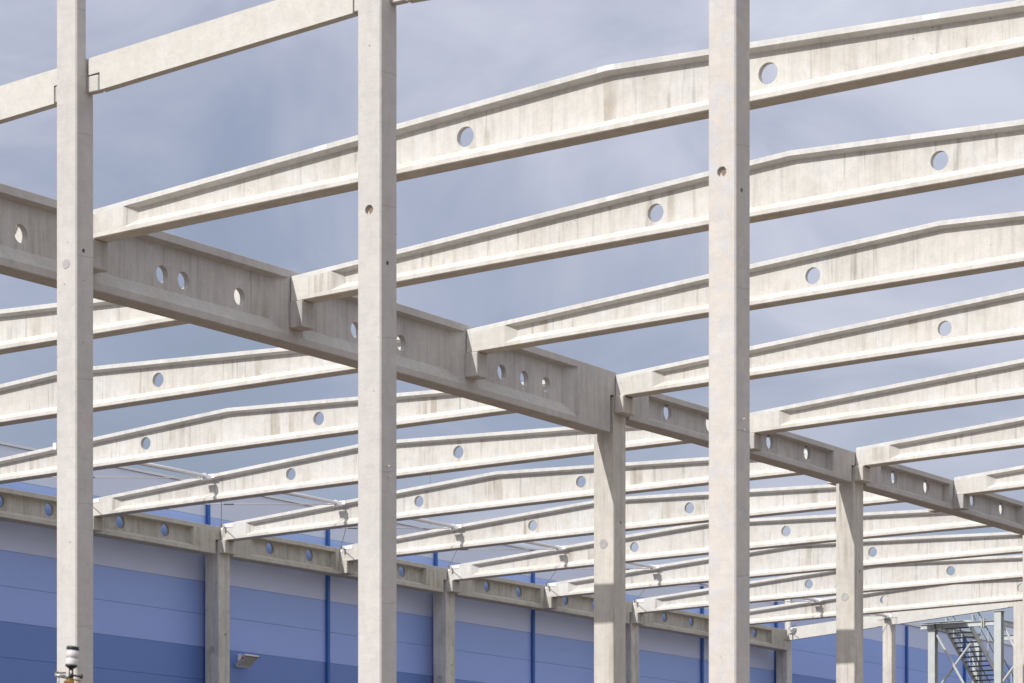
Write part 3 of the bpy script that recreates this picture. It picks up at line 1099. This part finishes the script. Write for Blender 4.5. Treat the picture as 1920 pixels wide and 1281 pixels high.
spart('brace', lambda bm: tube(bm, (XL + 0.17, OY, ZL - 0.3), (XL + 2.37, OY, ZL - 4.06), 0.05, 10), M['stair'])
spart('brace', lambda bm: tube(bm, (XL - 0.05, OY + 0.12, ZL - 2.75), (XL + 1.60, OY + 0.12, ZL - 0.72), 0.05, 10), M['stair'])
spart('brace', lambda bm: tube(bm, (XR + 0.15, OY, ZL - 2.35), (XR + 2.0, OY, ZL - 0.1), 0.05, 10), M['stair'])
spart('brace', lambda bm: tube(bm, (XR + 0.15, OY + 0.2, ZL - 0.15), (XR + 1.6, OY + 0.2, ZL - 3.0), 0.045, 10), M['stair'])
spart('connection_block', lambda bm: (box(bm, XL - 0.11, XL + 0.11, OY - 0.09, OY + 0.09, Z(2.06) + 0.021, ZL - 0.051), box(bm, XL + 0.12, XL + 0.135, OY - 0.12, OY + 0.12, Z(2.06) + 0.021, ZL + 0.15)), M['grate'])
spart('landing_plate', lambda bm: box(bm, XL - 0.3, XL + 1.5, OY - 0.55, OY - 0.11, ZL + 0.151, ZL + 0.17), M['stair'])
# flight: treads span X, the flight falls away from the camera
NX0, NX1 = XL + 0.55, XL + 1.62
RUN, RISE = 0.254, 0.173
fy, fz = OY + 0.10, ZL - 0.04
N = 17
for xs_ in (NX0 - 0.02, NX1 + 0.02):
    spart('stringer', lambda bm, x=xs_: bar(bm, (x, fy - 0.1, fz + 0.05), (x, fy + N * RUN, fz - N * RISE - 0.02), 0.03, 0.24), M['stair'])
for i in range(N):
    spart('step', lambda bm, i=i: (box(bm, NX0, NX1, fy + i * RUN, fy + i * RUN + 0.24, fz - i * RISE - 0.03, fz - i * RISE, 0),
                                   box(bm, NX0, NX1, fy + i * RUN - 0.012, fy + i * RUN - 0.001, fz - i * RISE - 0.055, fz - i * RISE + 0.005, 0)), M['grate'])
for x in (NX0 - 0.05, NX1 + 0.05):
    for hh, rr in ((1.05, 0.022), (0.55, 0.014)):
        spart('handrail', lambda bm, x=x, hh=hh, rr=rr: tube(bm, (x, fy, fz + hh), (x, fy + N * RUN, fz - N * RISE + hh), rr, 8), M['grate'])
    for i in range(0, N + 1, 3):
        spart('rail_post', lambda bm, x=x, i=i: tube(bm, (x, fy + i * RUN + 0.05, fz - i * RISE - 0.05), (x, fy + i * RUN + 0.05, fz - i * RISE + 1.05), 0.022, 8), M['stair'])
# lower landing rails
spart('landing_rail', lambda bm: [tube(bm, (NX1 + 0.5, YB + 1.6, zz_), (NX1 + 2.6, YB + 1.6, zz_), 0.02, 8) for zz_ in (ZL - 1.9, ZL - 2.4, ZL - 2.9)], M['stair'])
spart('landing_rail', lambda bm: [tube(bm, (NX1 + 0.9 + i_ * 0.8, YB + 1.6, ZL - 3.2), (NX1 + 0.9 + i_ * 0.8, YB + 1.6, ZL - 1.5), 0.02, 8) for i_ in range(3)], M['stair'])
spart('curved_channel', lambda bm: [bar(bm, (XL + 0.45 + 0.22 * a, OY + 0.25 + 0.02 * a, ZL + 0.17 + 0.035 * math.sin(a * 0.55)), (XL + 0.45 + 0.22 * (a + 1), OY + 0.25 + 0.02 * (a + 1), ZL + 0.17 + 0.035 * math.sin((a + 1) * 0.55)), 0.06, 0.12) for a in range(5)], M['stair'])

# ------------------------------------------------------------------ warning beacon on a machine, close to the camera
th = 0.58607
dist = 27.0
k_ = (131 - 960) / 5504.17
px = 5.8324 * S + dist * (-math.sin(th)) + dist * k_ * math.cos(th)
py = -9.4917 * S + dist * math.cos(th) + dist * k_ * math.sin(th)
pz = EYE + dist * (1752.5 - 1281) / 5504.17
bc = empty('signal_beacon', (px, py, 0), 'blurred white canister with black caps on an ochre fitting', 'beacon')
ROT = Matrix.Rotation(R(-5), 4, Vector((math.sin(th), -math.cos(th), 0)))


def bpart(name, fn, mat, smooth=True, parent=bc, tilt=True):
    bm = bmesh.new()
    fn(bm)
    rz = Matrix.Rotation(th, 4, 'Z')
    bm.transform(Matrix.Translation((0, 0, pz)) @ (ROT if tilt else Matrix()) @ rz)
    o = link(name, bm, mat, parent)
    for p in o.data.polygons:
        p.use_smooth = smooth and len(p.vertices) == 4
    return o


m_ = 27.0 / 5504.17        # metres per photo pixel there


def lathe(bm, prof, seg=28):
    rows_ = []
    for r, z in prof:
        rows_.append([bm.verts.new((r * math.cos(2 * math.pi * i / seg), r * math.sin(2 * math.pi * i / seg), z)) for i in range(seg)])
    for a, b in zip(rows_, rows_[1:]):
        for i in range(seg):
            j = (i + 1) % seg
            bm.faces.new((a[i], a[j], b[j], b[i]))
    bm.faces.new(list(reversed(rows_[0])))
    bm.faces.new(rows_[-1])


bpart('body', lambda bm: lathe(bm, [(11.0 * m_, 34 * m_), (11.2 * m_, 36 * m_), (11.2 * m_, 46.5 * m_), (10.7 * m_, 47 * m_), (10.7 * m_, 48 * m_), (11.2 * m_, 48.5 * m_), (11.2 * m_, 62 * m_)]), M['canister'])
bpart('band', lambda bm: lathe(bm, [(10.95 * m_, 46.8 * m_), (10.95 * m_, 48.2 * m_)]), M['turn'])
bpart('cap', lambda bm: lathe(bm, [(11.6 * m_, 62 * m_), (11.9 * m_, 63 * m_), (11.9 * m_, 67 * m_), (11 * m_, 69 * m_), (6 * m_, 69.6 * m_)]), M['black'])
bpart('base_cup', lambda bm: lathe(bm, [(2.6 * m_, 24 * m_), (4.5 * m_, 27 * m_), (8 * m_, 29 * m_), (11.4 * m_, 31.5 * m_), (11.6 * m_, 34 * m_)]), M['black'])
bpart('stem', lambda bm: (tube(bm, (-2.8 * m_, 0, 17 * m_), (-2.8 * m_, 0, 26 * m_), 1.1 * m_), tube(bm, (3.6 * m_, 0, 15 * m_), (3 * m_, 0, 26 * m_), 1.6 * m_), tube(bm, (1 * m_, 0, 10 * m_), (1 * m_, 0, 18 * m_), 5 * m_)), M['black'])
bpart('crossbar', lambda bm: (tube(bm, (0, 0, 15.5 * m_), (20 * m_, 0, 12.5 * m_), 1.9 * m_), tube(bm, (19 * m_, 0, 12.8 * m_), (24 * m_, 0, 12 * m_), 4.2 * m_), tube(bm, (-23 * m_, 0, 19.5 * m_), (-7 * m_, 0, 19 * m_), 1.3 * m_)), M['black'], tilt=False)
bpart('side_cylinder', lambda bm: (tube(bm, (-28 * m_, 0, 15.5 * m_), (-9 * m_, 0, 12 * m_), 3.6 * m_), tube(bm, (-12 * m_, 0, 14 * m_), (-3 * m_, 0, 8 * m_), 3.0 * m_), tube(bm, (-21 * m_, 0, 12 * m_), (-21 * m_, 0, -8 * m_), 1.6 * m_)), M['grey_metal'], tilt=False)
bpart('red_knob', lambda bm: (lathe(bm, [(0.5 * m_, 13.5 * m_), (1.6 * m_, 15 * m_), (0.5 * m_, 17 * m_)], 10), tube(bm, (-23 * m_, 0, 19 * m_), (-25.5 * m_, 0, 22 * m_), 2.0 * m_)), M['rust'], tilt=False)
bpart('machine_body', lambda bm: (box(bm, -11 * m_, 8 * m_, -6 * m_, 6 * m_, -20 * m_, 5 * m_, 0.01), tube(bm, (6 * m_, 0, 6.5 * m_), (21 * m_, 0, 4.5 * m_), 1.6 * m_), box(bm, -2 * m_, 6 * m_, -4 * m_, 4 * m_, 5.01 * m_, 10 * m_, 0.005)), M['orange'], smooth=False, tilt=False)
bpart('mast', lambda bm: tube(bm, (0, 0, -20 * m_), (0, 0, -pz - 0.1), 0.05), M['grey_metal'], tilt=False)
